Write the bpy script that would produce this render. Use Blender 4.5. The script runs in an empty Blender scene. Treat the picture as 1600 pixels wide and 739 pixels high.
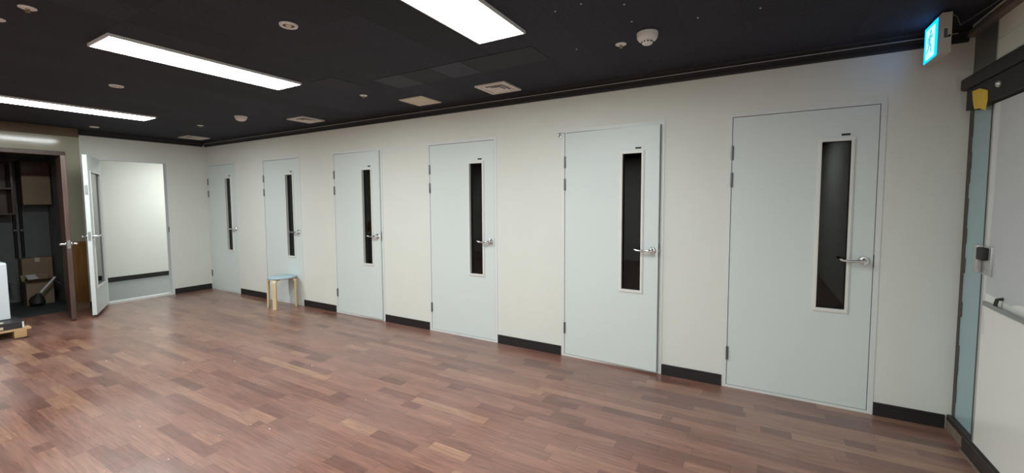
import bpy, bmesh, math, random
from mathutils import Matrix, Vector
random.seed(7)
scene = bpy.context.scene
COL = scene.collection
PI = math.pi

# ------------------------------------------------------------------ materials
def new_mat(name):
    m = bpy.data.materials.new(name); m.use_nodes = True
    nt = m.node_tree; nt.nodes.clear()
    out = nt.nodes.new('ShaderNodeOutputMaterial')
    return m, nt, out

def N(nt, t, **kw):
    n = nt.nodes.new(t)
    for k, v in kw.items():
        if k in n.inputs.keys(): n.inputs[k].default_value = v
        else: setattr(n, k, v)
    return n

def mth(nt, op, a, b=None):
    n = nt.nodes.new('ShaderNodeMath'); n.operation = op
    for i, v in enumerate((a, b)):
        if v is None: continue
        if isinstance(v, (int, float)): n.inputs[i].default_value = v
        else: nt.links.new(v, n.inputs[i])
    return n.outputs[0]

def mixc(nt, fac, a, b, mode='MIX'):
    n = nt.nodes.new('ShaderNodeMix'); n.data_type = 'RGBA'; n.blend_type = mode
    for s, v in ((n.inputs[0], fac), (n.inputs[6], a), (n.inputs[7], b)):
        if isinstance(v, (int, float)): s.default_value = v
        elif isinstance(v, tuple): s.default_value = v + (1,) if len(v) == 3 else v
        else: nt.links.new(v, s)
    return n.outputs[2]

def plain(name, col, rough=.6, metal=0., var=.06, scale=9., bump=0., bscale=60., coat=0., stretch=(1, 1, 1), spec=.5):
    """principled colour with a soft procedural variation and optional bump"""
    m, nt, out = new_mat(name)
    p = N(nt, 'ShaderNodeBsdfPrincipled', Roughness=rough, Metallic=metal)
    p.inputs['Specular IOR Level'].default_value = spec
    p.inputs['Coat Weight'].default_value = coat
    tc = N(nt, 'ShaderNodeTexCoord'); mp = N(nt, 'ShaderNodeMapping'); mp.inputs['Scale'].default_value = stretch
    nt.links.new(tc.outputs['Object'], mp.inputs[0])
    no = N(nt, 'ShaderNodeTexNoise', Scale=scale, Detail=4.)
    nt.links.new(mp.outputs[0], no.inputs['Vector'])
    lo = tuple(c * (1 - var) for c in col); hi = tuple(min(1, c * (1 + var)) for c in col)
    nt.links.new(mixc(nt, no.outputs['Fac'], lo, hi), p.inputs['Base Color'])
    if bump:
        nb = N(nt, 'ShaderNodeTexNoise', Scale=bscale, Detail=5.)
        nt.links.new(mp.outputs[0], nb.inputs['Vector'])
        b = N(nt, 'ShaderNodeBump', Strength=bump, Distance=.004)
        nt.links.new(nb.outputs['Fac'], b.inputs['Height']); nt.links.new(b.outputs[0], p.inputs['Normal'])
    nt.links.new(p.outputs[0], out.inputs[0])
    return m

def emit(name, col, strength):
    m, nt, out = new_mat(name)
    e = N(nt, 'ShaderNodeEmission', Color=col + (1,), Strength=strength)
    m.cycles.emission_sampling = 'FRONT'
    nt.links.new(e.outputs[0], out.inputs[0]); return m

def wood(name, c1, c2, rough=.5, axis=1, scale=1.):
    m, nt, out = new_mat(name)
    p = N(nt, 'ShaderNodeBsdfPrincipled', Roughness=rough)
    tc = N(nt, 'ShaderNodeTexCoord'); mp = N(nt, 'ShaderNodeMapping')
    s = [38 * scale] * 3; s[axis] = 2.2 * scale; mp.inputs['Scale'].default_value = s
    nt.links.new(tc.outputs['Object'], mp.inputs[0])
    no = N(nt, 'ShaderNodeTexNoise', Scale=1., Detail=6., Distortion=.6); nt.links.new(mp.outputs[0], no.inputs['Vector'])
    cr = N(nt, 'ShaderNodeValToRGB'); cr.color_ramp.elements[0].position = .32; cr.color_ramp.elements[1].position = .68
    cr.color_ramp.elements[0].color = c1 + (1,); cr.color_ramp.elements[1].color = c2 + (1,)
    nt.links.new(no.outputs['Fac'], cr.inputs[0]); nt.links.new(cr.outputs[0], p.inputs['Base Color'])
    nt.links.new(p.outputs[0], out.inputs[0]); return m

def floor_material():
    m, nt, out = new_mat('parquet_laminate')
    p = N(nt, 'ShaderNodeBsdfPrincipled')
    tc = N(nt, 'ShaderNodeTexCoord'); sx = N(nt, 'ShaderNodeSeparateXYZ'); nt.links.new(tc.outputs['Object'], sx.inputs[0])
    X, Y = sx.outputs[0], sx.outputs[1]
    W_, L_ = .0775, .98
    r = mth(nt, 'DIVIDE', Y, W_); row = mth(nt, 'FLOOR', r); rf = mth(nt, 'FRACT', r)
    wn = N(nt, 'ShaderNodeTexWhiteNoise', noise_dimensions='1D'); nt.links.new(row, wn.inputs['W'])
    sh = mth(nt, 'MULTIPLY', wn.outputs['Value'], 9.7)
    c = mth(nt, 'ADD', mth(nt, 'DIVIDE', X, L_), sh)
    # break up the even strip length
    wob = N(nt, 'ShaderNodeTexNoise', Scale=1.4, Detail=0., noise_dimensions='2D')
    cv = N(nt, 'ShaderNodeCombineXYZ'); nt.links.new(mth(nt, 'FLOOR', c), cv.inputs[0]); nt.links.new(row, cv.inputs[1])
    wn1 = N(nt, 'ShaderNodeTexWhiteNoise', noise_dimensions='2D'); nt.links.new(cv.outputs[0], wn1.inputs['Vector'])
    cut = mth(nt, 'ADD', mth(nt, 'MULTIPLY', wn1.outputs['Value'], .75), .25)
    cf = mth(nt, 'FRACT', c)
    second = mth(nt, 'GREATER_THAN', cf, cut)
    col = mth(nt, 'ADD', mth(nt, 'FLOOR', c), mth(nt, 'MULTIPLY', second, .37))
    cv2 = N(nt, 'ShaderNodeCombineXYZ'); nt.links.new(col, cv2.inputs[0]); nt.links.new(row, cv2.inputs[1])
    wn2 = N(nt, 'ShaderNodeTexWhiteNoise', noise_dimensions='2D'); nt.links.new(cv2.outputs[0], wn2.inputs['Vector'])
    ident = wn2.outputs['Value']
    cr = N(nt, 'ShaderNodeValToRGB'); e = cr.color_ramp.elements
    e[0].position = 0; e[0].color = FLOOR[0]; e[1].position = 1; e[1].color = FLOOR[4]
    for pos, cc in ((.18, FLOOR[1]), (.5, FLOOR[2]), (.84, FLOOR[3])):
        q = e.new(pos); q.color = cc
    nt.links.new(ident, cr.inputs[0])
    # grain along the strips, different in each strip
    off = mth(nt, 'MULTIPLY', ident, 37.)
    gx = N(nt, 'ShaderNodeCombineXYZ')
    nt.links.new(mth(nt, 'MULTIPLY', X, 4.5), gx.inputs[0]); nt.links.new(mth(nt, 'MULTIPLY', Y, 85.), gx.inputs[1]); nt.links.new(off, gx.inputs[2])
    g = N(nt, 'ShaderNodeTexNoise', Scale=1., Detail=5., Distortion=.7); nt.links.new(gx.outputs[0], g.inputs['Vector'])
    gr = N(nt, 'ShaderNodeMapRange'); nt.links.new(g.outputs['Fac'], gr.inputs[0])
    gr.inputs[1].default_value = .3; gr.inputs[2].default_value = .7; gr.inputs[3].default_value = .70; gr.inputs[4].default_value = 1.34
    gc = N(nt, 'ShaderNodeCombineColor')
    for i in range(3): nt.links.new(gr.outputs[0], gc.inputs[i])
    base = mixc(nt, 1., cr.outputs[0], gc.outputs[0], 'MULTIPLY')
    # seams
    ey = mth(nt, 'MINIMUM', rf, mth(nt, 'SUBTRACT', 1., rf))
    sy = mth(nt, 'LESS_THAN', ey, .012)
    ex = mth(nt, 'ABSOLUTE', mth(nt, 'SUBTRACT', cf, cut)); ex = mth(nt, 'MINIMUM', ex, mth(nt, 'MINIMUM', cf, mth(nt, 'SUBTRACT', 1., cf)))
    sxm = mth(nt, 'LESS_THAN', ex, .0022)
    seam = mth(nt, 'MAXIMUM', sy, sxm)
    base = mixc(nt, mth(nt, 'MULTIPLY', seam, .45), base, (.03, .015, .012))
    # worn, dusty film; its pale tint also paints in grey reflection haze
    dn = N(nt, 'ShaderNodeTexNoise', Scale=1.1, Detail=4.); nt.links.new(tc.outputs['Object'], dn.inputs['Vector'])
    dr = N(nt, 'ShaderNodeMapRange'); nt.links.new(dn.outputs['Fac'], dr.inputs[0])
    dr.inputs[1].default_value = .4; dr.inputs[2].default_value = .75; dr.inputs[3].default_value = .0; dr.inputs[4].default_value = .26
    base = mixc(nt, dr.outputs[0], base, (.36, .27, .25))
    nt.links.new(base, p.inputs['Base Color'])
    rr = N(nt, 'ShaderNodeMapRange'); nt.links.new(dn.outputs['Fac'], rr.inputs[0])
    rr.inputs[1].default_value = .3; rr.inputs[2].default_value = .7; rr.inputs[3].default_value = .24; rr.inputs[4].default_value = .40
    nt.links.new(rr.outputs[0], p.inputs['Roughness'])
    p.inputs['Coat Weight'].default_value = .4; p.inputs['Coat Roughness'].default_value = .3
    nt.links.new(p.outputs[0], out.inputs[0]); return m

def ceiling_material():
    m, nt, out = new_mat('black_painted_tiles')
    p = N(nt, 'ShaderNodeBsdfPrincipled', Roughness=.8)
    p.inputs['Specular IOR Level'].default_value = .3
    tc = N(nt, 'ShaderNodeTexCoord'); sx = N(nt, 'ShaderNodeSeparateXYZ'); nt.links.new(tc.outputs['Object'], sx.inputs[0])
    u = mth(nt, 'DIVIDE', mth(nt, 'ADD', sx.outputs[0], .10), .30); v = mth(nt, 'DIVIDE', mth(nt, 'ADD', sx.outputs[1], .19), .60)
    cv = N(nt, 'ShaderNodeCombineXYZ'); nt.links.new(mth(nt, 'FLOOR', u), cv.inputs[0]); nt.links.new(mth(nt, 'FLOOR', v), cv.inputs[1])
    wn = N(nt, 'ShaderNodeTexWhiteNoise', noise_dimensions='2D'); nt.links.new(cv.outputs[0], wn.inputs['Vector'])
    no = N(nt, 'ShaderNodeTexNoise', Scale=70., Detail=4.); nt.links.new(tc.outputs['Object'], no.inputs['Vector'])
    a = mixc(nt, wn.outputs['Value'], CEIL[0], CEIL[1])
    n2 = N(nt, 'ShaderNodeMapRange'); nt.links.new(no.outputs['Fac'], n2.inputs[0])
    n2.inputs[1].default_value = .3; n2.inputs[2].default_value = .7; n2.inputs[3].default_value = .75; n2.inputs[4].default_value = 1.25
    gc = N(nt, 'ShaderNodeCombineColor')
    for i in range(3): nt.links.new(n2.outputs[0], gc.inputs[i])
    a = mixc(nt, 1., a, gc.outputs[0], 'MULTIPLY')
    uf = mth(nt, 'FRACT', u); vf = mth(nt, 'FRACT', v)
    s = mth(nt, 'MAXIMUM', mth(nt, 'LESS_THAN', uf, .012), mth(nt, 'LESS_THAN', vf, .006))
    a = mixc(nt, mth(nt, 'MULTIPLY', s, .5), a, (.008, .008, .009))
    nt.links.new(a, p.inputs['Base Color'])
    b = N(nt, 'ShaderNodeBump', Strength=.5, Distance=.004); nt.links.new(no.outputs['Fac'], b.inputs['Height']); nt.links.new(b.outputs[0], p.inputs['Normal'])
    nt.links.new(p.outputs[0], out.inputs[0]); return m

def pane_material(name, tint, rough=.02):
    """clear glass: a tinted see-through layer under a mirror-like film"""
    m, nt, out = new_mat(name)
    t = N(nt, 'ShaderNodeBsdfTransparent', Color=tint + (1,)); g = N(nt, 'ShaderNodeBsdfGlossy', Roughness=rough)
    fr = N(nt, 'ShaderNodeFresnel', IOR=1.5); mx = N(nt, 'ShaderNodeMixShader')
    nt.links.new(fr.outputs[0], mx.inputs[0]); nt.links.new(t.outputs[0], mx.inputs[1]); nt.links.new(g.outputs[0], mx.inputs[2])
    nt.links.new(mx.outputs[0], out.inputs[0]); return m

FLOOR = [(.118, .046, .034, 1), (.160, .066, .048, 1), (.203, .089, .063, 1), (.238, .110, .076, 1), (.300, .158, .100, 1)]
CEIL = [(.0195, .0205, .030), (.028, .0292, .043)]
LAMP = 15.0

M = {}
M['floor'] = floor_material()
M['ceiling'] = ceiling_material()
M['tile_light'] = plain('painted_tile_light', (.036, .037, .054), .75, var=.2, scale=60., bump=.3, bscale=90.)
M['tile_dark'] = plain('painted_tile_dark', (.018, .0185, .027), .8, var=.2, scale=60., bump=.3, bscale=90.)
M['wall'] = plain('white_wallpaper', (.714, .726, .675), .75, var=.03, scale=3., bump=.25, bscale=140., spec=.3)
M['beige'] = plain('beige_vinyl', (.43, .41, .31), .10, var=.05, scale=4., bump=.05, bscale=30.)
M['door'] = plain('door_film', (.660, .718, .705), .45, var=.02, scale=3., spec=.4)
M['frame'] = plain('door_frame_white', (.70, .72, .71), .45, var=.02, scale=3., spec=.4)
M['mould'] = plain('moulding_white', (.74, .74, .70), .45, var=.02)
M['black_trim'] = plain('black_trim', (.012, .009, .010), .5, var=.2, scale=20.)
M['crown'] = plain('crown_black', (.010, .008, .010), .6, var=.2, scale=20.)
M['pale_line'] = plain('highlight_and_seam_grey', (.55, .54, .54), .6)  # pale grey painting the crown's edge highlight; also used for the transom seams
M['chrome'] = plain('chrome', (.82, .82, .84), .12, metal=1., var=.02)
M['steel'] = plain('brushed_steel', (.42, .43, .44), .32, metal=1., var=.08, stretch=(1, 1, 30))
M['hinge'] = plain('hinge_steel', (.20, .20, .20), .4, metal=.8, var=.1)
M['dark'] = plain('dark_gap', (.02, .02, .02), .7)
M['pane'] = pane_material('grey_glass', (.26, .26, .27))
M['clear'] = pane_material('clear_glass', (.82, .86, .85))
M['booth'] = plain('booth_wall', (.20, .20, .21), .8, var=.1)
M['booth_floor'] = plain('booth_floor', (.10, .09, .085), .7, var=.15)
M['lamp'] = emit('lamp_diffuser', (.935, .998, .988), LAMP)
M['lamp_frame'] = plain('lamp_frame', (.78, .79, .8), .4, var=.02)
M['plastic'] = plain('white_plastic', (.80, .79, .78), .45, var=.03)
M['cream'] = plain('cream_plastic', (.70, .65, .50), .5, var=.04)
M['vent'] = plain('vent_metal', (.76, .72, .66), .5, var=.04)
M['vent_dark'] = plain('vent_recess', (.10, .085, .075), .7)
M['gold'] = plain('sprinkler_brass', (.45, .36, .16), .35, metal=.8)
M['brown_wood'] = wood('brown_door_wood', (.075, .036, .028), (.13, .065, .05), .38, axis=2)
M['brown_edge'] = wood('brown_edge_wood', (.062, .034, .029), (.115, .066, .054), .45, axis=2)
M['orange_wood'] = wood('orange_wainscot', (.20, .085, .018), (.34, .155, .035), .4, axis=2)
M['crown_brown'] = wood('brown_cornice', (.10, .062, .035), (.15, .095, .055), .5, axis=1)
M['plinth'] = wood('plinth_wood', (.22, .14, .08), (.32, .21, .13), .5, axis=1)
M['birch'] = wood('birch', (.60, .44, .24), (.76, .60, .38), .45, axis=2)
M['birch_edge'] = wood('birch_pale', (.66, .52, .32), (.80, .66, .45), .45, axis=2)
M['seat'] = plain('pale_blue_seat', (.42, .56, .62), .4, var=.03)
M['pine'] = wood('pallet_pine', (.42, .26, .12), (.62, .42, .22), .7, axis=1)
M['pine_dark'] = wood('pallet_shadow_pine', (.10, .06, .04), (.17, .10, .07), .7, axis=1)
M['card'] = plain('cardboard', (.30, .22, .15), .8, var=.1, scale=6.)
M['card_dark'] = plain('cardboard_dark', (.16, .11, .075), .8, var=.12, scale=6.)
M['carton_black'] = plain('black_carton', (.028, .026, .027), .5, var=.15)
M['paper'] = plain('paper_label', (.62, .52, .40), .7, var=.12, scale=40.)
M['white_board'] = plain('white_board', (.66, .72, .76), .35, var=.02)
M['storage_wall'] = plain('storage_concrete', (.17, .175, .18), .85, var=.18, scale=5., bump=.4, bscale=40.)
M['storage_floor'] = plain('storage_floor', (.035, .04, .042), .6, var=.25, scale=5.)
M['corridor_wall'] = plain('corridor_wall', (.75, .74, .69), .7, var=.02)
M['corridor_floor'] = plain('corridor_floor', (.23, .24, .24), .42, var=.25, scale=7., stretch=(1, 4, 1))
M['blue_glass'] = plain('blue_frosted_glass', (.34, .48, .51), .28, var=.05, scale=3.)
M['sealant'] = plain('brown_sealant', (.075, .062, .05), .7, var=.5, scale=16.)
M['dark_glass'] = plain('dark_frosted_glass', (.10, .105, .095), .4, var=.12, scale=5.)
M['transom'] = plain('transom_panel', (.78, .78, .69), .4, var=.02)
M['white_glass'] = plain('white_glass', (.85, .85, .81), .2, var=.02)
M['film'] = plain('grey_film', (.56, .58, .59), .6, var=.05, scale=4., bump=.2, bscale=25.)
M['film_edge'] = plain('pale_film_edge', (.70, .71, .70), .55, var=.05, scale=8.)
M['track'] = plain('dark_track', (.013, .011, .011), .65, var=.2)
M['alu'] = plain('aluminium', (.55, .56, .56), .35, metal=.6, var=.06)
M['bronze'] = plain('bronze_strip', (.20, .165, .13), .45, metal=.3, var=.1)
M['yellow'] = plain('yellow_tape', (.78, .53, .05), .55, var=.15, scale=30.)
M['sill_top'] = plain('sill_dark', (.035, .028, .024), .5, var=.3, scale=14.)
M['sill_worn'] = plain('sill_worn', (.20, .155, .125), .65, var=.35, scale=14., stretch=(1, 6, 1))
M['sign_body'] = plain('sign_body', (.52, .51, .47), .45, var=.05)
M['sign_blue'] = emit('sign_cyan', (.0, .36, 1.), 1.)
M['sign_white'] = emit('sign_white', (.26, .42, .62), 1.)
M['sign_man'] = emit('sign_figure', (.03, .26, .80), 1.)
M['black_rubber'] = plain('black_rubber', (.02, .02, .02), .6)
M['chip'] = plain('paint_chip', (.78, .77, .72), .7)
M['crown_highlight'] = plain('grey_highlight_line', (.22, .20, .19), .6)

# ------------------------------------------------------------------ mesh helpers
class MB:
    def __init__(s): s.bm = bmesh.new()
    def box(s, x0, x1, y0, y1, z0, z1, bev=0., seg=2, rot=None, mat=0):
        c = Vector(((x0 + x1) / 2, (y0 + y1) / 2, (z0 + z1) / 2))
        mx = Matrix.Translation(c)
        if rot is not None: mx = mx @ rot
        mx = mx @ Matrix.Diagonal((abs(x1 - x0), abs(y1 - y0), abs(z1 - z0), 1))
        r = bmesh.ops.create_cube(s.bm, size=1., matrix=mx)
        fs = set(f for v in r['verts'] for f in v.link_faces)
        for f in fs: f.material_index = mat
        if bev:
            ed = list(set(e for v in r['verts'] for e in v.link_edges))
            bmesh.ops.bevel(s.bm, geom=ed, offset=bev, segments=seg, affect='EDGES', profile=.5)
        return s
    def faces(s, pts, quads, mat=0):
        vs = [s.bm.verts.new(p) for p in pts]
        for q in quads:
            f = s.bm.faces.new([vs[i] for i in q]); f.material_index = mat
        return s
    def ring(s, x0, x1, z0, z1, ix0, ix1, iz0, iz1, y0, y1):
        """slab in the xz plane with a rectangular hole, from y0 (front) to y1"""
        o = [(x0, z0), (x1, z0), (x1, z1), (x0, z1)]; i = [(ix0, iz0), (ix1, iz0), (ix1, iz1), (ix0, iz1)]
        pts = [(a, y0, b) for a, b in o] + [(a, y0, b) for a, b in i] + [(a, y1, b) for a, b in o] + [(a, y1, b) for a, b in i]
        q = []
        for k in range(4):
            n = (k + 1) % 4
            q += [(k, n, 4 + n, 4 + k), (8 + n, 8 + k, 12 + k, 12 + n), (k, 8 + k, 8 + n, n), (4 + k, 4 + n, 12 + n, 12 + k)]
        return s.faces(pts, q)
    def grid_wall(s, us, zs, holes, t0, t1, axis):
        """wall slab over u/z breaks with rectangular holes; axis 'y' = wall lies along x, 'x' = wall lies along y"""
        P = (lambda u, t, z: (u, t, z)) if axis == 'y' else (lambda u, t, z: (t, u, z))
        us = sorted(set(us)); zs = sorted(set(zs))
        def solid(i, j):
            if i < 0 or j < 0 or i >= len(us) - 1 or j >= len(zs) - 1: return False
            cu = (us[i] + us[i + 1]) / 2; cz = (zs[j] + zs[j + 1]) / 2
            return not any(h[0] < cu < h[1] and h[2] < cz < h[3] for h in holes)
        for i in range(len(us) - 1):
            for j in range(len(zs) - 1):
                if not solid(i, j): continue
                a, b, c, d = us[i], us[i + 1], zs[j], zs[j + 1]
                for t in (t0, t1): s.faces([P(a, t, c), P(b, t, c), P(b, t, d), P(a, t, d)], [(0, 1, 2, 3)])
                if not solid(i - 1, j): s.faces([P(a, t0, c), P(a, t1, c), P(a, t1, d), P(a, t0, d)], [(0, 1, 2, 3)])
                if not solid(i + 1, j): s.faces([P(b, t0, c), P(b, t1, c), P(b, t1, d), P(b, t0, d)], [(0, 1, 2, 3)])
                if not solid(i, j - 1): s.faces([P(a, t0, c), P(b, t0, c), P(b, t1, c), P(a, t1, c)], [(0, 1, 2, 3)])
                if not solid(i, j + 1): s.faces([P(a, t0, d), P(b, t0, d), P(b, t1, d), P(a, t1, d)], [(0, 1, 2, 3)])
        bmesh.ops.remove_doubles(s.bm, verts=s.bm.verts[:], dist=1e-5)
        return s
    def lathe(s, prof, n=32, mx=None):
        """revolve (r, z) profile round z"""
        rows = []
        for r, z in prof:
            if r < 1e-6: rows.append([s.bm.verts.new((0, 0, z))])
            else: rows.append([s.bm.verts.new((r * math.cos(2 * PI * k / n), r * math.sin(2 * PI * k / n), z)) for k in range(n)])
        nv = [v for r in rows for v in r]
        for a, b in zip(rows, rows[1:]):
            for k in range(n):
                q = [a[k % len(a)], a[(k + 1) % n % len(a)], b[(k + 1) % n % len(b)], b[k % len(b)]]
                u = []
                for v in q:
                    if v not in u: u.append(v)
                if len(u) > 2: s.bm.faces.new(u)
        if mx is not None: bmesh.ops.transform(s.bm, matrix=mx, verts=nv)
        return s
    def tube(s, pts, rad, n=12, flat=1.):
        """tube along points with per-point radius; flat squashes it in its second normal"""
        pts = [Vector(p) for p in pts]
        if isinstance(rad, (int, float)): rad = [rad] * len(pts)
        prev = None; rows = []
        up = Vector((0, 0, 1))
        for i, p in enumerate(pts):
            d = (pts[min(i + 1, len(pts) - 1)] - pts[max(i - 1, 0)]).normalized()
            if prev is None:
                a = d.cross(up) if abs(d.dot(up)) < .95 else d.cross(Vector((1, 0, 0)))
            else: a = prev - d * prev.dot(d)
            a.normalize(); b = d.cross(a); prev = a
            rows.append([s.bm.verts.new(p + (a * math.cos(2 * PI * k / n) + b * math.sin(2 * PI * k / n) * flat) * rad[i]) for k in range(n)])
        for r0, r1 in zip(rows, rows[1:]):
            for k in range(n): s.bm.faces.new((r0[k], r0[(k + 1) % n], r1[(k + 1) % n], r1[k]))
        s.bm.faces.new(rows[0][::-1]); s.bm.faces.new(rows[-1]); return s
    def strip(s, path, widthdir, w, t):
        """bent flat strap: centre path, width vector, thickness t across path"""
        path = [Vector(p) for p in path]; wd = Vector(widthdir).normalized() * w / 2; rows = []
        for i, p in enumerate(path):
            d = (path[min(i + 1, len(path) - 1)] - path[max(i - 1, 0)]).normalized()
            nn = d.cross(wd).normalized() * t / 2
            rows.append([s.bm.verts.new(p + a) for a in (wd + nn, -wd + nn, -wd - nn, wd - nn)])
        for r0, r1 in zip(rows, rows[1:]):
            for k in range(4): s.bm.faces.new((r0[k], r0[(k + 1) % 4], r1[(k + 1) % 4], r1[k]))
        s.bm.faces.new(rows[0][::-1]); s.bm.faces.new(rows[-1]); return s
    def xf(s, mx): bmesh.ops.transform(s.bm, matrix=mx, verts=s.bm.verts[:]); return s
    def build(s, name, mats, parent=None, loc=(0, 0, 0), smooth=False, angle=35):
        bmesh.ops.recalc_face_normals(s.bm, faces=s.bm.faces[:])
        me = bpy.data.meshes.new(name); s.bm.to_mesh(me); s.bm.free()
        for m in (mats if isinstance(mats, (list, tuple)) else [mats]): me.materials.append(m)
        if smooth:
            for p in me.polygons: p.use_smooth = True
            me.set_sharp_from_angle(angle=math.radians(angle))
        o = bpy.data.objects.new(name, me); COL.objects.link(o); o.location = loc
        if parent is not None: o.parent = parent
        return o

def tag(o, label=None, cat=None, group=None, kind=None):
    if label: o['label'] = label
    if cat: o['category'] = cat
    if group: o['group'] = group
    if kind: o['kind'] = kind
    return o
def empty(name, loc, rz=0.):
    o = bpy.data.objects.new(name, None); COL.objects.link(o)
    o.location = loc; o.rotation_euler = (0, 0, rz); o.empty_display_size = .1
    return o
def struct(o, label, cat): return tag(o, label, cat, kind='structure')
def copy_tree(o, parent=None):
    c = o.copy(); COL.objects.link(c)
    if parent is not None: c.parent = parent
    for ch in list(o.children): copy_tree(ch, c)
    return c

# ------------------------------------------------------------------ measurements (metres)
XL, XR = -7.993, 1.068           # far wall, glass-door wall
YF = -6.5                        # wall behind the camera
ZC, ZW, HD = 2.46, 2.379, 2.06   # ceiling, underside of crown, door leaf top
DOORS = [(-7.958, -7.118), (-6.330, -5.490), (-4.737, -3.897), (-3.128, -2.292), (-1.521, -.686), (-.166, .679)]
FW = .034                        # door frame face width

# ------------------------------------------------------------------ floor, ceiling, walls
struct(MB().box(XL - .05, XR + .05, YF, .1, -.08, 0).build('floor', M['floor']), 'brown wood strip laminate floor of the empty room', 'floor')
ceil = MB().box(XL, XR + .1, YF, .1, ZC, ZC + .08).build('ceiling', M['ceiling']); struct(ceil, 'black painted tile ceiling with lamps and vents', 'ceiling')
for x0, x1, y0, y1, mt in ((-2.785, -2.49, -1.085, -.79, 'tile_light'), (-2.485, -2.19, -1.085, -.79, 'tile_dark'), (-2.185, -1.89, -1.085, -.79, 'tile_light'), (-1.885, -1.30, -1.085, -.79, 'tile_dark'), (-3.30, -3.0, -1.31, -.99, 'tile_dark')):
    MB().box(x0, x1, y0, y1, ZC - .003, ZC + .002, .001).build('ceiling_tile', M[mt], ceil)

holes = [(a - FW, b + FW, -1, HD + FW) for a, b in DOORS]
us = [XL - .1, XR + .15] + [v for h in holes for v in h[:2]]
struct(MB().grid_wall(us, [0, HD + FW, ZC], holes, 0., .1, 'y').build('wall_back', M['wall']), 'long white wallpapered wall holding the row of six closed doors', 'wall')
# far wall: white part with the open white door, beige part with the dark store room
WD = (-1.370, -.570)             # white door opening (y)
SD = (-2.420, -1.722)            # store room opening (y)
struct(MB().grid_wall([-1.53, 0, WD[0] - FW, WD[1] + FW], [0, HD + FW, ZC], [(WD[0] - FW, WD[1] + FW, -1, HD + FW)], XL - .1, XL, 'x').build('wall_left', M['wall']), 'white end wall around the open white door', 'wall')
struct(MB().grid_wall([YF, -1.53, SD[0] - .05, SD[1] + .05], [0, 2.14, ZC], [(SD[0] - .05, SD[1] + .05, -1, 2.14)], XL - .1, XL - .001, 'x').build('wall_left', M['beige']), 'glossy beige end wall around the dark store room doorway', 'wall')
struct(MB().box(XL - .1, XR + .15, YF - .1, YF, 0, ZC).build('wall_front', M['wall']), 'white wall behind the viewer', 'wall')
RO = (-1.62, 0.0)                # glass front opening (y)
struct(MB().grid_wall([YF, .0, RO[0]], [0, ZC - .01, ZC], [(RO[0], RO[1], -1, ZC - .01)], XR, XR + .1, 'x').build('wall_right', M['wall']), 'white wall beyond the sliding glass door', 'wall')

# booths behind the six doors: dark and unlit
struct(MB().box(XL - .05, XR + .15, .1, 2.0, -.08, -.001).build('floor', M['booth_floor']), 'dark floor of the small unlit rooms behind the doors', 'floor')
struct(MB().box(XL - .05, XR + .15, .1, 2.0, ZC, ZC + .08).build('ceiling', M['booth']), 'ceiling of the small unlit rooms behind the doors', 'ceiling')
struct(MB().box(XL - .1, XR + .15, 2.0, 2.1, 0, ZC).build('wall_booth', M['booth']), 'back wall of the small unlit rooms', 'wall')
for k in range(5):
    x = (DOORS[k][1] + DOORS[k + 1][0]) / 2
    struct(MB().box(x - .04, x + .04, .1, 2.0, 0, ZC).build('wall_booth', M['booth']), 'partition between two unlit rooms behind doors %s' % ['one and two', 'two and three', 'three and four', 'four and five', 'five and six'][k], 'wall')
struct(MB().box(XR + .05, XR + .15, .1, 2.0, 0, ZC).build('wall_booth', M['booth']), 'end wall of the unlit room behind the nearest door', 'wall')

# corridor beyond the open white door
CX = -10.30
struct(MB().box(CX, XL - .05, -1.5, 2.1, -.08, -.0015).build('floor_corridor', M['corridor_floor']), 'grey vinyl floor of the lit corridor', 'floor')
struct(MB().box(CX - .1, XL - .1, -1.5, 2.1, ZC, ZC + .08).build('ceiling_corridor', M['corridor_wall']), 'white ceiling of the lit corridor', 'ceiling')
struct(MB().box(CX - .1, CX, -1.5, 2.1, 0, ZC).build('wall_corridor', M['corridor_wall']), 'bright cream wall of the corridor beyond the open door', 'wall')
struct(MB().box(CX - .1, XL - .1, 2.1, 2.2, 0, ZC).build('wall_corridor', M['corridor_wall']), 'end wall of the corridor', 'wall')
struct(MB().box(XL - .1, XL - .05, .0, 2.1, 0, ZC).build('wall_corridor', M['corridor_wall']), 'corridor side wall beside the small rooms', 'wall')
struct(MB().box(CX, CX + .012, -1.5, 2.1, 0, .085, .002).build('baseboard_corridor', M['black_trim']), 'black baseboard along the bright corridor wall', 'baseboard')

# store room beyond the brown door
SX = -9.45
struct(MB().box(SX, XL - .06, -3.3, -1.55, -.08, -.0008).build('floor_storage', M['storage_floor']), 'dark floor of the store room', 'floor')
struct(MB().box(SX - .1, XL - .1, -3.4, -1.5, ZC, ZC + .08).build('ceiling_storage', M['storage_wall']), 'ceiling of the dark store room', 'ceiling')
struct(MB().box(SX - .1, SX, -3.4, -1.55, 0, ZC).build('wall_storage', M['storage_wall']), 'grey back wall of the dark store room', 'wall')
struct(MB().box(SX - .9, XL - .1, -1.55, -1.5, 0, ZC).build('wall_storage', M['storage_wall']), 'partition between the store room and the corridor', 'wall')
struct(MB().box(SX - .1, XL - .1, -3.4, -3.3, 0, ZC).build('wall_storage', M['storage_wall']), 'far left wall of the dark store room', 'wall')

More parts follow.
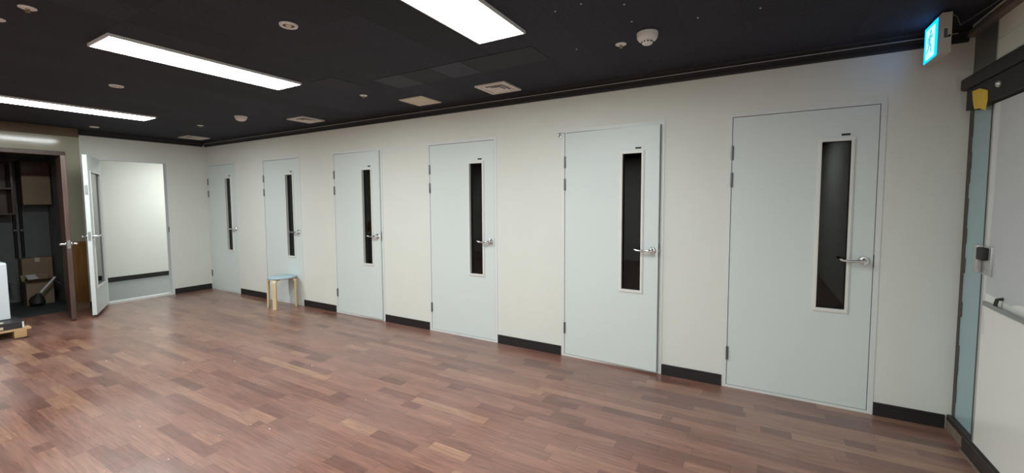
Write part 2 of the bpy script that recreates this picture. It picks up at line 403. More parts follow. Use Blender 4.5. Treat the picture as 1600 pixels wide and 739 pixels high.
# ------------------------------------------------------------------ crown and baseboards
def crown(name, p0, p1, inward, mat, pale_line=True, label=''):
    """stepped moulding from p0 to p1 (x, y) along the wall, stepping towards inward"""
    p0 = Vector(p0 + (0,)); p1 = Vector(p1 + (0,)); n = Vector(inward + (0,))
    mb = MB()
    prof = [(0, ZW), (.014, ZW), (.018, ZW + .010), (.018, ZW + .026), (.034, ZW + .036), (.046, ZW + .046), (.05, ZW + .05), (.05, ZC - .012), (.058, ZC), (0, ZC)]
    a = [mb.bm.verts.new(p0 + n * d + Vector((0, 0, z))) for d, z in prof]
    b = [mb.bm.verts.new(p1 + n * d + Vector((0, 0, z))) for d, z in prof]
    for k in range(len(prof)):
        j = (k + 1) % len(prof); mb.bm.faces.new((a[k], a[j], b[j], b[k]))
    mb.bm.faces.new(a[::-1]); mb.bm.faces.new(b)
    o = mb.build(name, mat)
    if pale_line:
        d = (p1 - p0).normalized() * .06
        MB().tube([p0 + d + n * .051 + Vector((0, 0, ZW + .047)), p1 - d + n * .051 + Vector((0, 0, ZW + .047))], .0022, 6).build('pale_line', M['pale_line'], o)  # edge highlight of the crown, put in as a thin pale strip
    return struct(o, label, 'moulding')
crown('trim_1', (XL, 0.), (XR, 0.), (0., -1.), M['crown'], True, 'black crown moulding along the long white wall')
crown('trim_2', (XL, -1.53), (XL, -.05), (1., 0.), M['crown'], False, 'black crown moulding above the open white door')
tr = MB().box(XL - .001, XL + .016, YF, -1.531, ZC - .115, ZC, .003).build('trim_3', M['crown_brown'])
struct(tr, 'brown cornice board above the beige wall', 'moulding')

def baseboard(name, x0, x1, h, label):
    mb = MB().box(x0, x1, -.011, 0, 0, h - .024, .0015).box(x0, x1, -.008, 0, h - .024, h - .020).box(x0, x1, -.012, 0, h - .020, h, .002)
    struct(mb.build(name, M['black_trim']), label, 'baseboard')
edges = [(DOORS[k][1] + FW, DOORS[k + 1][0] - FW) for k in range(5)] + [(DOORS[5][1] + FW, XR - .002)]
desc = ['black baseboard between the two farthest closed doors', 'black baseboard right of the stool', 'black baseboard between the third and fourth closed doors',
        'black baseboard between the fourth closed door and the ajar fifth one', 'black baseboard left of the nearest closed door', 'black baseboard between the nearest door and the glass front']
for (a, b), t in zip(edges, desc): baseboard('baseboard_back', a + .002, b - .002, .088, t)
struct(MB().box(XL, XL + .012, WD[1] + FW + .002, -.013, 0, .088, .002).build('baseboard_left', M['black_trim']), 'black baseboard in the far corner right of the open door', 'baseboard')
struct(MB().box(XL, XL + .012, -1.528, WD[0] - FW - .002, 0, .088, .002).build('baseboard_left', M['black_trim']), 'short black baseboard left of the open white door', 'baseboard')

# wood wainscot on the beige wall
w = MB().box(XL, XL + .012, SD[1] + .055, -1.532, .09, .885).box(XL, XL + .018, SD[1] + .055, -1.532, .885, .935, .003).build('trim_4', M['orange_wood'])
struct(w, 'orange wood wainscot panel between the brown and white open doors', 'wainscot')
MB().box(XL, XL + .016, SD[1] + .055, -1.532, 0, .09, .002).build('plinth', M['plinth'], w)
w = MB().box(XL, XL + .012, YF, SD[0] - .055, .09, .885).box(XL, XL + .018, YF, SD[0] - .055, .885, .935, .003).build('trim_5', M['orange_wood'])
struct(w, 'orange wood wainscot left of the store room doorway', 'wainscot')
MB().box(XL, XL + .016, YF, SD[0] - .055, 0, .09, .002).build('plinth', M['plinth'], w)

# ------------------------------------------------------------------ doors
def lever_mb(front=-1, y0=0., w=0., t=.04):
    """chrome rosette and lever at leaf-local x = w, z = 1.037, on the face at y0, pointing towards the hinge"""
    mb = MB(); z = 1.037; s = front
    mx = Matrix.Translation((w, y0, z)) @ Matrix.Rotation(PI / 2 if s < 0 else -PI / 2, 4, 'X')
    mb.lathe([(0, 0), (.031, 0), (.031, .006), (.027, .011), (.016, .013), (.014, .02), (.0125, .045), (0, .045)], 28, mx)
    pts = [(w + .006, y0 + s * .046, z), (w - .012, y0 + s * .052, z), (w - .04, y0 + s * .054, z - .001), (w - .08, y0 + s * .053, z - .003), (w - .112, y0 + s * .051, z - .001), (w - .128, y0 + s * .050, z + .006), (w - .134, y0 + s * .050, z + .012)]
    mb.tube(pts, [.0125, .0125, .0095, .008, .0085, .0085, .004], 14, 1.)
    return mb

def make_door(name, loc, rz, width, opening, label, sill=.018, both=False, glass='pane', closer=False, plate=True, win=None):
    root = empty(name, loc, rz); struct(root, label, 'door')
    w = width; t = .042; g = .0042
    # frame: face ring, and the stop the leaf shuts against
    fm = MB()
    fm.ring(-FW, w + FW, 0, HD + FW, -g, w + g, sill, HD + g, -.004, .1)
    if opening < 40: fm.ring(-g - .0005, w + g + .0005, sill - .0005, HD + g + .0005, .012, w - .012, sill + .012, HD - .012, .048, .0995)
    fm.build('frame', M['frame'], root)
    leaf = MB(); gx0, gx1, gz0, gz1 = win or (w - .303, w - .137, .690, 1.843)
    leaf.ring(0, w, sill + .004, HD, gx0, gx1, gz0, gz1, 0, t)
    lf = leaf.build('leaf', M['door'], root)
    lf.rotation_euler = (0, 0, -math.radians(opening))
    mo = MB()
    mo.ring(gx0 - .018, gx1 + .018, gz0 - .022, gz1 + .020, gx0 + .003, gx1 - .003, gz0 + .003, gz1 - .003, -.007, .004)
    mo.ring(gx0 - .011, gx1 + .011, gz0 - .014, gz1 + .012, gx0 + .003, gx1 - .003, gz0 + .003, gz1 - .003, -.011, -.006)
    mo.ring(gx0 - .018, gx1 + .018, gz0 - .022, gz1 + .020, gx0 + .003, gx1 - .003, gz0 + .003, gz1 - .003, t - .004, t + .007)
    mo.build('window_moulding', M['mould'], lf)
    MB().box(gx0, gx1, .022, .027, gz0, gz1).build('window_pane', M[glass], lf)
    h = lever_mb(-1, 0., w - .048)
    if both:
        h2 = lever_mb(1, t, w - .048); me = bpy.data.meshes.new('tmp'); h2.bm.to_mesh(me); h2.bm.free(); h.bm.from_mesh(me); bpy.data.meshes.remove(me)
    h.build('lever_handle', M['chrome'], lf, smooth=True)
    MB().box(w - .0015, w + .0015, .008, .034, .98, 1.095, .0005).box(w, w + .008, .014, .027, 1.025, 1.05, .002).build('latch_plate', M['steel'], lf)
    if plate: MB().box(gx1 - .058, gx1 - .010, -.0018, .0005, 1.875, 1.889, .0006).build('name_plate', M['dark'], lf)
    if both: MB().box(w - .001, w + .0015, .006, .036, 1.56, 1.68, .0005).build('bolt_plate', M['steel'], lf)
    for z0, z1 in ((1.748, 1.852), (1.545, 1.652), (.217, .320)):
        hm = MB().box(-.010, -.0005, -.0085, -.004, z0, z1, .001).box(.0005, .008, -.006, -.0002, z0, z1, .001)
        hm.lathe([(0, z0), (.0065, z0), (.0065, z1), (0, z1)], 12, Matrix.Translation((-.002, -.0085, 0)))
        hm.build('hinge', M['hinge'], root, smooth=True)
    MB().box(w + g - .0012, w + g + .0016, -.0052, .03, .995, 1.08, .0004).build('strike_plate', M['hinge'], root)
    if closer:
        cm = MB().box(-.062, .02, -.009, -.004, 2.060, 2.067, .001).box(-.064, -.054, -.022, -.004, 2.035, 2.066, .0015)
        cm.tube([(-.055, -.018, 2.045), (-.045, -.022, 2.030), (-.032, -.018, 2.026)], .004, 8)
        cm.build('catch', M['steel'], root, smooth=True)
    return root

dl = ['white closed door at the far corner, farthest in the row',
      'white closed door behind the small stool',
      'white door slightly ajar, next to the stool door on its right',
      'white closed door in the middle of the row, between the two ajar doors',
      'white door standing ajar with a catch at its top hinge corner',
      'white closed door nearest the glass front, largest in the row']
for k, ((a, b), ang) in enumerate(zip(DOORS, (0, 0, 1.6, 0, 2.7, 0))):
    make_door('door_%d' % (k + 1), (a, 0, 0), 0, b - a, ang, dl[k], closer=(k == 4))
make_door('door_7', (XL, WD[0], 0), PI / 2, WD[1] - WD[0], 114.5, 'white door standing wide open to the lit corridor', sill=.03, both=True, glass='clear', plate=False, win=(.13, .66, .37, 1.85))

# brown store room door, seen almost edge on
root = empty('door_8', (XL, SD[1], 0), PI / 2); struct(root, 'dark brown door open into the room before the dark store room', 'door')
wv = SD[1] - SD[0]
fm = MB()
for x0, x1 in ((0.0, .05), (-wv - .05, -wv)): fm.box(x0, x1, -.012, .1, 0, 2.14, .003)
fm.box(-wv, 0.0, -.012, .1, 2.085, 2.14, .003)
fm.build('frame', M['brown_wood'], root)
lw = .685
lf = MB().box(-lw, 0, .002, .042, .012, 2.035, .002).build('leaf', M['brown_wood'], root)
lf.location = (-.006, -.030, 0)
lf.rotation_euler = (0, 0, math.radians(80.5))
MB().box(-lw - .002, -lw + .001, .0005, .0435, .013, 2.034, .0005).build('edge_strip', M['brown_edge'], lf)
h = MB()
for s, y0 in ((-1, .002), (1, .042)):
    q = lever_mb(s, y0, 0.); q.xf(Matrix.Translation((0, 0, -.083)) @ Matrix.Scale(-1, 4, (1, 0, 0))); q.xf(Matrix.Translation((-lw + .055, 0, 0)))
    me = bpy.data.meshes.new('tmp'); q.bm.to_mesh(me); q.bm.free(); h.bm.from_mesh(me); bpy.data.meshes.remove(me)
h.build('lever_handle', M['chrome'], lf, smooth=True)
MB().box(-lw - .0035, -lw - .001, .008, .036, .90, 1.0, .0005).build('latch_plate', M['steel'], lf)

# ------------------------------------------------------------------ glass front on the right
sill = MB().box(XR + .001, XR + .1, RO[0], -.013, .062, .098, .003).build('trim_6', M['sill_top']); struct(sill, 'dark sill under the blue glass and the sliding door', 'sill')
MB().box(XR + .002, XR + .1, -.275, -.002, 0, .0615, .002).build('worn_board', M['sill_worn'], sill)
MB().box(XR - .010, XR + .1, RO[0], -.276, 0, .088, .004).build('step', M['sill_top'], sill)
MB().box(XR - .022, XR - .0105, -.62, -.29, 0, .010, .002).build('floor_edge', M['sill_worn'], sill)
# narrow side pane
w1 = empty('window_1', (XR + .03, -.18, .098)); struct(w1, 'narrow pale blue frosted glass pane beside the sliding door', 'window')
MB().box(0, .01, -.20, .168, 0, 1.98).build('pane', M['blue_glass'], w1)
mb = MB()
random.seed(3)
for k in range(22):
    z = k * .09; d = random.uniform(.032, .056)
    mb.box(-.004, .012, .178 - d, .178, z, z + .092, .002)
mb.build('sealant', M['sealant'], w1)
MB().box(-.006, .012, -.120, -.100, 0, 1.98, .002).build('edge_strip', M['sealant'], w1)
# upper panes
w2 = empty('window_2', (XR + .03, -.02, 2.14)); struct(w2, 'pale transom panel with a dark end pane above the sliding door track', 'window')
MB().box(.0, .01, -1.60, -.272, 0, .262).build('panel', M['transom'], w2)
MB().box(.0, .01, -.268, .018, -.10, .262).build('dark_pane', M['dark_glass'], w2)
MB().box(-.003, .011, -.274, -.266, -.06, .262, .001).build('edge', M['alu'], w2)
mb = MB().box(-.0015, .0, -1.60, -.28, .155, .158).box(-.0015, .0, -1.60, -.28, .052, .055); mb.build('seam', M['pale_line'], w2)
tr = MB().box(XR - .012, XR + .1, RO[0], -.002, 2.402, 2.432, .003).build('trim_7', M['bronze']); struct(tr, 'bronze strip along the top of the glass front', 'moulding')
tr = MB().box(XR + .01, XR + .1, RO[0], -.002, 2.432, ZC - .011, .001).build('trim_8', M['crown']); struct(tr, 'black infill between the bronze strip and the ceiling', 'moulding')
# track
tk = MB().box(XR - .045, XR + .03, RO[0], -.075, 2.075, 2.145, .012, 3).build('trim_9', M['track'], smooth=True); struct(tk, 'dark sliding door track rail across the glass front', 'track')
MB().box(XR - .030, XR + .028, RO[0], -.125, 1.955, 2.073, .004).build('track_cover', M['track'], tk)
MB().box(XR - .010, XR + .025, -.125, -.085, 1.99, 2.073, .004).build('end_bracket', M['track'], tk)
for y in (-.515, -1.1):
    MB().lathe([(0, 0), (.017, 0), (.017, .006), (.010, .014), (0, .016)], 20, Matrix.Translation((XR - .030, y, 2.02)) @ Matrix.Rotation(-PI / 2, 4, 'Y')).build('roller_cap', M['alu'], tk, smooth=True)
MB().lathe([(0, 0), (.008, 0), (.008, .012), (0, .014)], 12, Matrix.Translation((XR - .01, -.10, 2.055)) @ Matrix.Rotation(-PI / 2, 4, 'Y')).build('bolt', M['alu'], tk, smooth=True)
# yellow tape
mb = MB()
o_ = [(-.207, 2.050), (-.300, 2.046), (-.392, 2.016), (-.398, 1.965), (-.380, 1.914), (-.315, 1.936), (-.248, 1.944), (-.225, 1.99)]
mb.faces([(XR - .033, y, z) for y, z in o_] + [(XR - .0305, y, z) for y, z in o_], [tuple(range(8)), tuple(range(15, 7, -1))] + [(k, (k + 1) % 8, 8 + (k + 1) % 8, 8 + k) for k in range(8)])
tp = mb.build('tape', M['yellow']); tag(tp, 'yellow tape patch stuck over the lower edge of the dark door track', 'tape')
# sliding door
d9 = empty('door_9', (XR + .005, -.362, .100)); struct(d9, 'sliding glass door with grey film and white lower panel', 'door')
L9 = 1.24
MB().box(0, .012, -L9, -.016, 0, 1.845).build('glass', M['white_glass'], d9)
MB().box(-.002, .014, -.018, 0, 0, 1.845, .001).build('edge_strip', M['alu'], d9)
# film with an uneven lower and left edge
mb = MB(); random.seed(11)
zt, zb = 1.845, .845
left = [(-.075 + random.uniform(-.006, .006) + .03 * (1 - k / 12) ** 2, zb + (zt - zb) * k / 12) for k in range(13)]
bot = [(-.075 - (L9 - .08) * k / 16, zb - .012 * math.sin(k * .7) + random.uniform(-.006, .006)) for k in range(1, 17)]
outl = left[::-1] + bot + [(-L9 + .01, zt)]
f = mb.bm.faces.new([mb.bm.verts.new((-.0012, y, z)) for y, z in outl])
r = bmesh.ops.extrude_face_region(mb.bm, geom=[f])
bmesh.ops.translate(mb.bm, vec=(.0012, 0, 0), verts=[v for v in r['geom'] if isinstance(v, bmesh.types.BMVert)])
mb.build('film', M['film'], d9)
mb = MB()
outl = [(-.019, zt), (-.019, .62)] + [(-.045 - .012 * math.sin(k * 1.7), .62 + k * .05) for k in range(0, 5)] + [(y - .004, z) for y, z in left]
f = mb.bm.faces.new([mb.bm.verts.new((-.0009, y, z)) for y, z in outl])
r = bmesh.ops.extrude_face_region(mb.bm, geom=[f])
bmesh.ops.translate(mb.bm, vec=(.0009, 0, 0), verts=[v for v in r['geom'] if isinstance(v, bmesh.types.BMVert)])
mb.build('film_edge', M['film_edge'], d9)
bar = MB().box(-.036, -.020, -1.0, -.122, .790, .814, .003).build('push_bar', M['steel'], d9)
mb = MB()
for y in (-.235, -.90): mb.tube([(0, y, .848), (-.022, y, .843), (-.028, y, .812)], .008, 10)
mb.build('standoff', M['black_rubber'], bar, smooth=True)
# lock on the door edge, reaching over the side pane
lk = MB().box(-.006, .0, -.110, .004, .938, 1.095, .003).box(-.016, .0, .004, .085, .945, 1.10, .006, 3).box(-.030, -.006, .0, .014, .945, 1.095, .003).box(-.012, -.005, -.112, -.100, .938, 1.095, .003)
lk.build('lock_case', M['alu'], d9, smooth=True)
MB().box(-.034, -.006, -.070, -.004, 1.018, 1.086, .006, 3).build('lock_cylinder', M['black_rubber'], d9, smooth=True)
MB().lathe([(0, 0), (.006, 0), (.006, .003), (0, .004)], 14, Matrix.Translation((-.006, -.05, .96)) @ Matrix.Rotation(-PI / 2, 4, 'Y')).build('lock_screw', M['chrome'], d9)

# ------------------------------------------------------------------ exit sign
ex = empty('exit_sign', (.862, -.275, ZC - .01)); tag(ex, 'lit blue exit sign with running figure hanging from the ceiling in the corner', 'exit sign')
# local: front face towards -x, y runs -.13 .. .13, z 0 .. -.215
mb = MB(); mb.box(-.022, .022, -.13, .13, -.215, 0, .003); mb.build('case', M['sign_body'], ex)
MB().box(-.014, .014, -.03, .03, 0, .010).build('mount', M['sign_body'], ex)
MB().box(-.0245, -.022, -.080, .124, -.208, -.006, .0008).build('lit_face', M['sign_blue'], ex)
MB().box(-.0262, -.0245, -.048, .088, -.196, -.026, .0006).build('lit_doorway', M['sign_white'], ex)
fig = MB(); X0, X1 = -.0276, -.0262
def limb(a, b, wd):
    a = Vector(a); b = Vector(b); d = (b - a).normalized(); n = Vector((-d.y, d.x)) * wd / 2
    q = [a + n, b + n, b - n, a - n]
    pts = [(X0, p.x, p.y) for p in q] + [(X1, p.x, p.y) for p in q]
    fig.faces(pts, [(0, 1, 2, 3), (7, 6, 5, 4), (0, 4, 5, 1), (1, 5, 6, 2), (2, 6, 7, 3), (3, 7, 4, 0)])
fig.lathe([(0, 0), (.013, 0), (.013, .0014), (0, .0014)], 18, Matrix.Translation((X1, .012, -.052)) @ Matrix.Rotation(-PI / 2, 4, 'Y'))
limb((.016, -.066), (.030, -.115), .026); limb((.020, -.072), (-.010, -.085), .010); limb((-.010, -.085), (-.022, -.070), .009)
limb((.018, -.074), (.050, -.085), .010); limb((.050, -.085), (.058, -.105), .009)
limb((.028, -.112), (.000, -.130), .013); limb((.000, -.130), (.002, -.165), .012)
limb((.030, -.112), (.044, -.145), .013); limb((.044, -.145), (.074, -.158), .011)
fig.build('running_figure', M['sign_man'], ex)
MB().box(-.010, .004, -.1312, -.1300, -.135, -.085, .0004).build('sticker', M['hinge'], ex)
MB().lathe([(0, 0), (.006, 0), (.006, .006), (0, .007)], 12, Matrix.Translation((.010, -.130, -.128)) @ Matrix.Rotation(PI / 2, 4, 'X')).build('test_button', M['black_rubber'], ex)
# crown edge highlight turning the corner, put in as a thin grey tube
cb = MB().tube([(.885, -.36, ZC - .004), (.93, -.30, ZC - .012), (.985, -.16, ZC - .02), (1.01, -.20, ZC - .006), (1.03, -.32, ZC - .004), (1.045, -.45, ZC - .004), (1.05, -.7, ZC - .004), (1.05, -1.2, ZC - .004)], .0028, 8)
tag(cb.build('crown_highlight', M['crown_highlight'], smooth=True), 'thin line standing in for the crown highlight along the ceiling corner behind the exit sign', 'crown_highlight')

# ------------------------------------------------------------------ ceiling fittings
def make_lamp(loc, label, group='long ceiling lamps'):
    o = empty('ceiling_lamp', loc); tag(o, label, 'lamp', group)
    f = MB()
    f.ring(-.167, .167, -.62, .62, -.158, .158, -.611, .611, -.018, 0)
    f.box(-.160, .160, -.006, -.001, -.613, .613)
    f.xf(Matrix.Rotation(-PI / 2, 4, 'X'))   # ring y -> z
    for v in f.bm.verts: v.co.z = -abs(v.co.z)
    f.build('housing', M['lamp_frame'], o)
    df = MB().box(-.1585, .1585, -.6115, .6115, -.0165, -.013)
    df.bm.normal_update()
    for fc in df.bm.faces: fc.material_index = 0 if fc.normal.z < -.5 else 1      # only the underside gives light
    df.build('diffuser', [M['lamp'], M['lamp_frame']], o)
    return o
lamp = make_lamp((-1.385, -1.945, ZC), 'long lit ceiling lamp nearest the viewer, cut by the top edge')
spots = [(-3.53, -1.955, 'long lit ceiling lamp in the middle, fully in view'), (-6.27, -1.965, 'long lit ceiling lamp farthest away, by the store room'),
         (.40, -4.9, 'unseen long ceiling lamp added behind the viewer to brighten the right side, rightmost'), (-1.36, -4.9, 'unseen long ceiling lamp added behind the viewer for even light, second from the right'), (-3.475, -4.9, 'unseen long ceiling lamp added behind the viewer for even light, third from the right'), (-6.19, -4.9, 'unseen long ceiling lamp added behind the viewer for even light, leftmost')]  # unseen back row, added to brighten the room and its right side
for x, y, t in spots:
    c = copy_tree(lamp); c.location = (x, y, ZC); c['label'] = t
c = copy_tree(lamp); c.location = (-9.2, .75, ZC); c['label'] = 'ceiling lamp lighting the corridor beyond the open door'

# louvred vents
def make_vent(loc, label):
    o = empty('ceiling_vent', loc); tag(o, label, 'vent', 'square ceiling vents')
    h = .152
    f = MB().ring(-h, h, -h, h, -h + .032, h - .032, -h + .032, h - .032, -.012, 0); f.xf(Matrix.Rotation(-PI / 2, 4, 'X'))
    for v in f.bm.verts: v.co.z = -abs(v.co.z)
    f.build('frame', M['vent'], o)
    MB().box(-h + .03, h - .03, -h + .03, h - .03, -.004, -.001).build('recess', M['vent_dark'], o)
    for k in range(3):
        a = .112 - k * .034; b = a - .024
        pts = []
        for r, z in ((a, -.0105), (b, -.0045), (b - .001, -.0055), (a - .001, -.012)):
            pts += [(-r, -r, z), (r, -r, z), (r, r, z), (-r, r, z)]
        q = []
        for m_ in range(4):
            for s in range(4):
                n = (s + 1) % 4; m2 = (m_ + 1) % 4
                q.append((m_ * 4 + s, m_ * 4 + n, m2 * 4 + n, m2 * 4 + s))
        MB().faces(pts, q).build('louvre', M['vent'], o)
    MB().box(-.020, .020, -.020, .020, -.011, -.004, .001).build('centre_plate', M['vent'], o)
    return o
v = make_vent((-2.02, -.345, ZC), 'square louvred ceiling vent nearest the viewer, right of the blank cover')
for x, y, t in ((-4.79, -.335, 'square louvred ceiling vent left of the blank cover'), (-7.53, -.355, 'square ceiling vent in the far corner by the open door')):
    c = copy_tree(v); c.location = (x, y, ZC); c['label'] = t
hc = MB().box(-.15, .15, -.15, .15, -.010, 0, .003).build('access_cover', M['cream'], loc=(-2.945, -.335, ZC)); tag(hc, 'blank cream access cover on the ceiling between two vents', 'cover')
MB().box(-.135, .135, -.135, .135, -.0125, -.0095, .001).build('plate', M['cream'], hc)

# downlights
def make_downlight(loc, label):
    o = empty('downlight', loc); o.scale = (.79, .79, .9); tag(o, label, 'downlight', 'unlit recessed downlights')
    MB().lathe([(.040, -.003), (.042, -.009), (.050, -.012), (.060, -.009), (.063, 0), (.040, 0)], 36).build('trim_ring', M['plastic'], o, smooth=True)
    MB().lathe([(0, -.001), (.041, -.001), (.041, -.004), (0, -.002)], 28).build('reflector', M['vent_dark'], o, smooth=True)
    MB().lathe([(0, -.013), (.012, -.012), (.020, -.006), (.020, -.002), (0, -.002)], 20).build('bulb', M['cream'], o, smooth=True)
    return o
d = make_downlight((-2.343, -2.092, ZC), 'unlit round downlight between the two nearest long lamps')
for x, y, t in ((-4.80, -2.098, 'unlit round downlight between the middle and the farthest long lamps'), (-7.58, -1.48, 'dim round downlight above the open white door')):
    c = copy_tree(d); c.location = (x, y, ZC); c['label'] = t

# sprinklers
def make_sprinkler(loc, label):
    o = empty('sprinkler', loc); tag(o, label, 'sprinkler', 'ceiling sprinklers')
    MB().lathe([(0, 0), (.035, 0), (.035, -.003), (.030, -.006), (.014, -.007), (0, -.007)], 28).build('cover_ring', M['plastic'], o, smooth=True)
    MB().lathe([(0, -.006), (.009, -.006), (.008, -.016), (.004, -.020), (.010, -.021), (.010, -.023), (0, -.023)], 16).build('head', M['gold'], o, smooth=True)
    return o
s = make_sprinkler((-.789, -.817, ZC), 'round ceiling sprinkler beside the nearest smoke detector')
for x, y, t in ((-3.259, -.774, 'round ceiling sprinkler left of the blank cream cover'), (-6.314, -.804, 'round ceiling sprinkler left of the far smoke detector'), (-3.291, -2.907, 'round ceiling sprinkler near the top left corner of the view'), (-3.632, -2.955, 'round ceiling sprinkler cut off by the left edge of the view')):
    c = copy_tree(s); c.location = (x, y, ZC); c['label'] = t

# smoke detectors
o = empty('smoke_detector', (-.60, -.915, ZC)); tag(o, 'white smoke detector with two tiers near the top of the view', 'smoke detector', 'ceiling smoke detectors')
MB().lathe([(0, 0), (.062, 0), (.062, -.014), (.058, -.019), (0, -.019)], 36).build('base', M['plastic'], o, smooth=True)
bd = MB().lathe([(0, -.018), (.061, -.018), (.060, -.030), (.050, -.044), (.033, -.048), (.031, -.062), (.024, -.068), (0, -.070)], 36).build('chamber', M['plastic'], o, smooth=True)
for k in range(10):
    a = 2 * PI * k / 10; cx, cy = .0322 * math.cos(a), .0322 * math.sin(a)
    MB().box(cx - .0035, cx + .0035, cy - .0035, cy + .0035, -.059, -.051, .001).build('intake_slot', M['dark'], bd)
o = empty('smoke_detector', (-5.264, -.845, ZC)); tag(o, 'small white domed smoke detector far along the ceiling', 'smoke detector', 'ceiling smoke detectors')
MB().lathe([(0, 0), (.066, 0), (.066, -.012), (0, -.012)], 32).build('base', M['plastic'], o, smooth=True)
MB().lathe([(.063, -.012), (.060, -.028), (.045, -.046), (.022, -.055), (0, -.057)], 32).build('dome', M['plastic'], o, smooth=True)

# pale screw caps on the black tiles
for k, (x, y) in enumerate(((-.96, -1.47), (-.62, -1.36), (-.64, -1.13), (-.31, -.99), (-.01, -.95), (-.81, -1.48), (-1.07, -.88))):
    c = MB().lathe([(0, 0), (.005, 0), (.004, -.002), (0, -.003)], 10).build('screw_cap', M['plastic'], loc=(x, y, ZC)); tag(c, 'tiny pale screw cap on the black ceiling tiles', 'screw cap', 'screw caps on the ceiling')

# ------------------------------------------------------------------ stool
CXS, CYS = -5.69, -.175
st = empty('stool', (CXS, CYS, 0)); tag(st, 'small stool with pale blue round seat and bent birch legs', 'stool')
MB().lathe([(0, .405), (.170, .405), (.176, .409), (.178, .416), (.176, .424), (.170, .428), (0, .428)], 48).build('seat', M['seat'], st, smooth=True)
for ang in (218, 298, 38):
    a = math.radians(ang); rd = Vector((math.cos(a), math.sin(a), 0)); td = Vector((-math.sin(a), math.cos(a), 0))
    path = [rd * r + Vector((0, 0, z)) for r, z in ((.045, .394), (.10, .394), (.135, .394))]
    for j in range(1, 8):
        t = j / 7 * PI / 2; path.append(rd * (.135 + .045 * math.sin(t)) + Vector((0, 0, .349 + .045 * math.cos(t))))
    path += [rd * .181 + Vector((0, 0, .2)), rd * .184 + Vector((0, 0, 0.001))]
    MB().strip(path, td, .052, .021).build('leg', M['birch'], st, smooth=True, angle=50)

# ------------------------------------------------------------------ pallet corner on the left
PX, PY = -6.80, -2.35
pl = empty('pallet', (PX, PY, 0)); tag(pl, 'light wood pallet at the left edge holding a flat black carton', 'pallet')
W_, D_ = .95, .80
for k in range(5):
    x1 = -k * .19; MB().box(x1 - .12, x1, -W_, .035 if k == 0 else .02, .094, .116, .002).build('top_board', M['pine'], pl)
for x in (0, -.36, -.72):
    for y in (0, -.42, -.84): MB().box(x - .10, x, y - .09, y, .020, .0935, .003).build('block', M['pine'], pl)
for x in (-.01, -.37, -.73): MB().box(x - .085, x, -W_, -.012, 0, .0195, .002).build('bottom_board', M['pine_dark'], pl)
bc = MB().box(-.62, 0, -.88, 0, 0, .072, .003).build('flat_carton', M['carton_black'], loc=(PX - .015, PY - .015, .1165)); tag(bc, 'flat black carton with cream labels lying on the pallet', 'carton')
MB().box(-.002, .0008, -.30, -.145, .012, .040).build('label_sticker', M['paper'], bc)
MB().box(-.11, -.05, -.30, -.13, .0715, .0728).build('label_sticker', M['paper'], bc)
MB().box(-.004, .0012, -.012, .0015, .004, .069, .001).build('corner_guard', M['plastic'], bc)
wb = empty('white_cabinet', (PX - .24, PY - .065, .189)); tag(wb, 'white cabinet standing on the black carton, cut by the left edge', 'cabinet')
MB().box(-.34, -.018, -.60, 0, 0, .62, .004).build('body', M['white_board'], wb)
MB().box(-.018, 0, -.60, 0, .004, .612, .006, 3).build('front_panel', M['white_board'], wb)
wp = MB().box(-.26, -.02, -.55, -.055, 0, .24, .003).build('wood_box', M['pine'], loc=(PX - .24, PY - .065, .8105)); tag(wp, 'pale wooden box on top of the white cabinet', 'box')
MB().box(-.0205, -.012, -.55, -.055, .205, .24, .002).build('rim', M['birch'], wp)

# ------------------------------------------------------------------ store room contents
def carton(loc, size, label, flaps=True, mat='card', rz=0.):
    o = empty('cardboard_box', loc, rz); tag(o, label, 'box')
    x, y, z = size
    mb = MB()
    if flaps:
        t = .006
        mb.box(0, x, 0, y, 0, t)
        for a in ((0, x, 0, t), (0, x, y - t, y), (0, t, t, y - t), (x - t, x, t, y - t)): mb.box(a[0], a[1], a[2], a[3], t, z)
        mb.build('box_body', M[mat], o)
        for (px, py, rot, sx, sy) in ((x, y / 2, .5, .10, y), (0, y / 2, PI - .9, .10, y)):
            f = MB().box(0, sx, -sy / 2, sy / 2, -.003, .003); f.xf(Matrix.Translation((px, py, z)) @ Matrix.Rotation(-rot, 4, 'Y')); f.build('flap', M[mat], o)
        f = MB().box(-x / 2, x / 2, 0, .1, -.003, .003); f.xf(Matrix.Translation((x / 2, y, z)) @ Matrix.Rotation(-.7, 4, 'X')); f.build('flap', M[mat], o)
    else:
        mb.box(0, x, 0, y, 0, z, .004).build('box_body', M[mat], o)
        MB().box(0, x + .001, y / 2 - .025, y / 2 + .025, z - .06, z + .001).build('packing_tape', M['paper'], o)
    return o
carton((-9.14, -1.93, 0), (.20, .27, .335), 'open cardboard box on the store room floor')
carton((-9.44, -1.90, 0), (.20, .31, .65), 'taller cardboard box behind the open one against the wall', False)
carton((-9.40, -2.36, 0), (.30, .29, .36), 'dark cardboard box left of the open box in the store room', True, 'card_dark')
bp = MB().box(-.09, .09, -.05, .05, 0, .02, .004, rot=Matrix.Rotation(.25, 4, 'Y')).build('paper_stack', M['plastic'], loc=(-8.99, -1.86, .385)); tag(bp, 'white paper lying on the edge of the open cardboard box', 'paper')
tb = MB().tube([(-8.815, -1.82, .186), (-8.815, -1.665, .390)], .015, 14).build('tube', M['plastic'], smooth=True); tag(tb, 'white tube leaning on the black bag before the open box', 'tube')
bg = MB().lathe([(0, 0), (.05, .005), (.075, .04), (.08, .08), (.06, .125), (.035, .15), (.02, .17), (0, .172)], 20)
for vv in bg.bm.verts: vv.co += Vector((.012 * math.sin(40 * vv.co.z), .010 * math.cos(33 * vv.co.z + vv.co.x * 30), 0))
tag(bg.build('bin_bag', M['black_rubber'], loc=(-8.855, -1.845, 0), smooth=True), 'small black bag on the floor before the open box', 'bag')
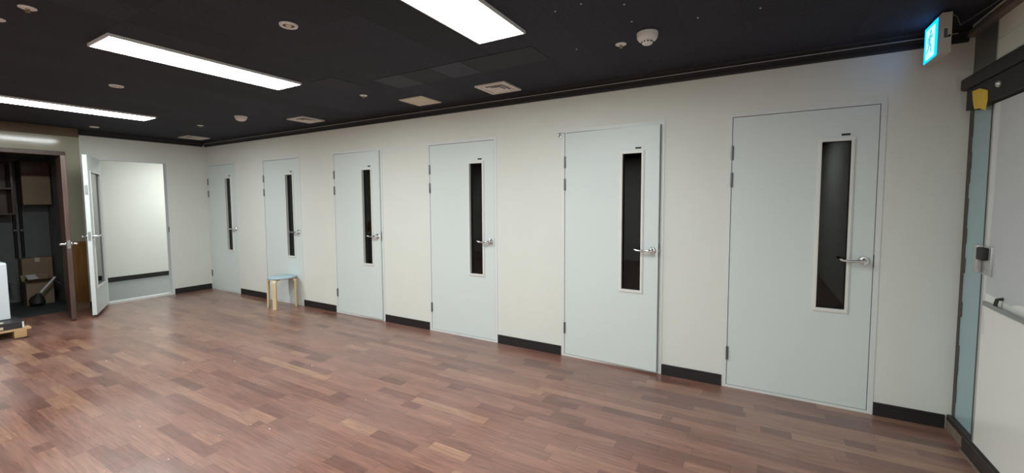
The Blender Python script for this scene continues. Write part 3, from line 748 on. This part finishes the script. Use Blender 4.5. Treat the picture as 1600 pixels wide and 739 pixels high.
cu = empty('wall_cupboard', (SX + .003, -1.86, 1.44)); tag(cu, 'tan wall cupboard hanging high in the dark store room', 'cupboard')
MB().box(0, .30, 0, .285, 0, .63, .004).build('body', M['card_dark'], cu)
MB().box(.30, .316, .0, .285, .0, .42, .004).build('door_panel', M['card'], cu)
MB().box(.30, .316, .0, .285, .425, .63, .004).build('upper_panel', M['brown_wood'], cu)
for y, t in ((-1.905, 'left one of two dark pipes down the store room wall'), (-1.84, 'right one of two dark pipes down the store room wall')):
    p = MB().tube([(SX + .03, y, .66), (SX + .03, y, 1.45)], .017, 12).build('pipe', M['black_trim'], smooth=True); tag(p, t, 'pipe', 'pipes on the store room wall')
    MB().box(SX + .0, SX + .05, y - .022, y + .022, 1.05, 1.075, .002).build('bracket', M['hinge'], p)
sh = empty('dark_shelf', (SX + .003, -2.36, 1.30)); tag(sh, 'dark wall shelf unit left of the tan cupboard', 'shelf')
MB().box(0, .02, 0, .42, 0, .76).build('back_panel', M['brown_wood'], sh)
for z in (0, .36, .74): MB().box(.02, .30, 0.02, .40, z, z + .02).build('shelf_board', M['brown_wood'], sh)
for y in (0, .40): MB().box(.02, .30, y, y + .02, 0, .76).build('side_panel', M['brown_wood'], sh)

# ------------------------------------------------------------------ small chips on the floor
random.seed(5)
for (x, y) in ((-4.48, -1.85), (-2.82, -2.15), (-2.86, -2.32), (-2.66, -2.12), (-4.09, -1.61), (-2.84, -2.59), (-2.44, -1.54), (-3.43, -2.52), (-4.29, -.59), (-5.13, -2.19), (-3.37, -1.33), (-5.36, -.19)):
    mb = MB(); n = 6; r = random.uniform(.0035, .007)
    pr = [(r * random.uniform(.6, 1.2) * math.cos(2 * PI * k / n), r * random.uniform(.5, 1.) * math.sin(2 * PI * k / n)) for k in range(n)]
    pts = [(a, b, 0.0005) for a, b in pr] + [(a * .8, b * .8, .003) for a, b in pr]
    mb.faces(pts, [tuple(range(n)), tuple(range(2 * n - 1, n - 1, -1))] + [(k, (k + 1) % n, n + (k + 1) % n, n + k) for k in range(n)])
    tag(mb.build('paint_chip', M['chip'], loc=(x, y, 0)), 'tiny white paint chip lying on the brown floor', 'chip', 'paint chips on the floor')

# ------------------------------------------------------------------ world, camera, view
wd = bpy.data.worlds.new('World'); scene.world = wd; wd.use_nodes = True
wd.node_tree.nodes['Background'].inputs[0].default_value = (.5, .55, .6, 1); wd.node_tree.nodes['Background'].inputs[1].default_value = .05
cam = bpy.data.cameras.new('camera'); co = bpy.data.objects.new('camera', cam); COL.objects.link(co)
co.location = (0, -3.6031923518, 1.4452002602); co.rotation_euler = (1.5074866516, .0056314468, .5243191619)
cam.sensor_width = 36; cam.sensor_fit = 'HORIZONTAL'; cam.lens = 659.36829 / 1600 * 36
cam.shift_y = (356.722 - 369.5) / 1600; cam.clip_start = .02
scene.camera = co
scene.cycles.caustics_reflective = False; scene.cycles.caustics_refractive = False
scene.cycles.sample_clamp_indirect = 4.0; scene.cycles.blur_glossy = 1.0
vs = scene.view_settings
vs.view_transform = 'Standard'; vs.look = 'None'; vs.gamma = 1; vs.use_curve_mapping = False; vs.exposure = 1.42
